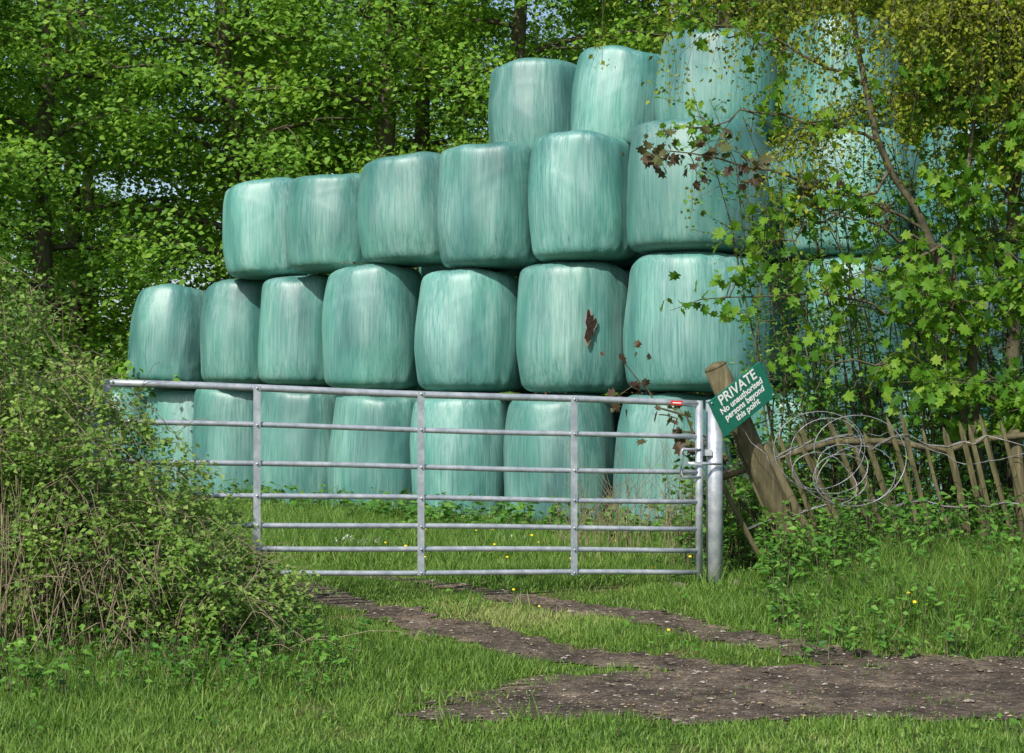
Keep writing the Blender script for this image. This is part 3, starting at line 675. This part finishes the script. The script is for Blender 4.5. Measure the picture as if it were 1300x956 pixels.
def rock(x,y,s,mat=M_stone):
    acc=Acc(); V=np.array(oct_v)*s*rng.uniform(.75,1.25,(10,3)); V+= [x,y,float(gz(x,y))+s*.35]
    acc.add(V,np.array(oct_f).ravel(),[3]*16,0,np.full(16,.25)); acc.build('rock',[mat])
rock(1.45,11.2,.06);rock(1.08,11.2,.055);rock(1.20,11.25,.03);rock(1.95,9.9,.03);rock(.6,11.0,.02)
# dandelions / white scraps
hexv=[(math.cos(a),math.sin(a),.15) for a in np.arange(8)*math.pi/4]+[(0,0,.35)]; hexf=[(i,(i+1)%8,8) for i in range(8)]
x=rng.uniform(-3.5,3,70); y=rng.uniform(9,17,70); k=trackmask(x,y)<-.1; x=x[k];y=y[k];n=len(x)
acc=Acc(); Xa=np.tile([1.,0,0],(n,1));Ya=np.tile([0,.8,.6],(n,1));Za=np.tile([0,-.6,.8],(n,1))
hh=rng.uniform(.07,.15,n); inst(acc,hexv,hexf,np.stack([x,y,gz(x,y)+hh],-1),Xa,Ya,Za,rng.uniform(.007,.013,n))
for i in range(n): tube(acc,[(x[i],y[i],float(gz(x[i],y[i]))),(x[i],y[i],float(gz(x[i],y[i]))+hh[i])],.0015,3,1,False)
acc.build('dandelions',[plain('dandelion_yellow',(.75,.55,.02),.6),M_grass])
acc=Acc()
for cx,cy,nn_ in ((-1.35,14.6,18),(-.1,15.2,5)):
    for i in range(nn_):
        c=np.array([cx+rng.normal(0,.12),cy+rng.normal(0,.12),0]); c[2]=float(gz(c[0],c[1]))+rng.uniform(.06,.13)
        V=c+rng.normal(0,.025,(5,3)); acc.add(V,[0,1,4,1,2,4,2,3,4],[3,3,3],0)
acc.build('plastic_scraps',[plain('white_plastic',(.7,.72,.7),.4)])

# ------------------------------------------------------------------ light, sky, camera
to_sun=Vector((-.42,-.80,.78)).normalized()
w=bpy.data.worlds.new('World'); scene.world=w; w.use_nodes=True; nt=w.node_tree
bg=nt.nodes['Background']; sk=nt.nodes.new('ShaderNodeTexSky'); sk.sky_type='NISHITA'; sk.sun_disc=False
sk.sun_elevation=math.asin(to_sun.z); sk.sun_rotation=math.atan2(to_sun.x,to_sun.y)
sk.air_density=1.0; sk.dust_density=1.5; nt.links.new(sk.outputs[0],bg.inputs[0]); bg.inputs[1].default_value=.15
sd=bpy.data.lights.new('sun','SUN'); sd.energy=5.0; sd.angle=math.radians(.8); sd.color=(1,.95,.86)
so=bpy.data.objects.new('sun',sd); so.rotation_euler=to_sun.to_track_quat('Z','Y').to_euler(); so.location=(-5,-8,12); COL.objects.link(so)
cd=bpy.data.cameras.new('camera'); cd.lens=2200/1300*36; cd.sensor_width=36; cd.shift_y=52/1300; cd.clip_end=2000; cd.clip_start=.1
co=bpy.data.objects.new('camera',cd); co.location=(0,0,1.6); co.rotation_euler=(math.pi/2,0,0); COL.objects.link(co); scene.camera=co
scene.view_settings.view_transform='Standard'; scene.view_settings.look='None'; scene.view_settings.exposure=0
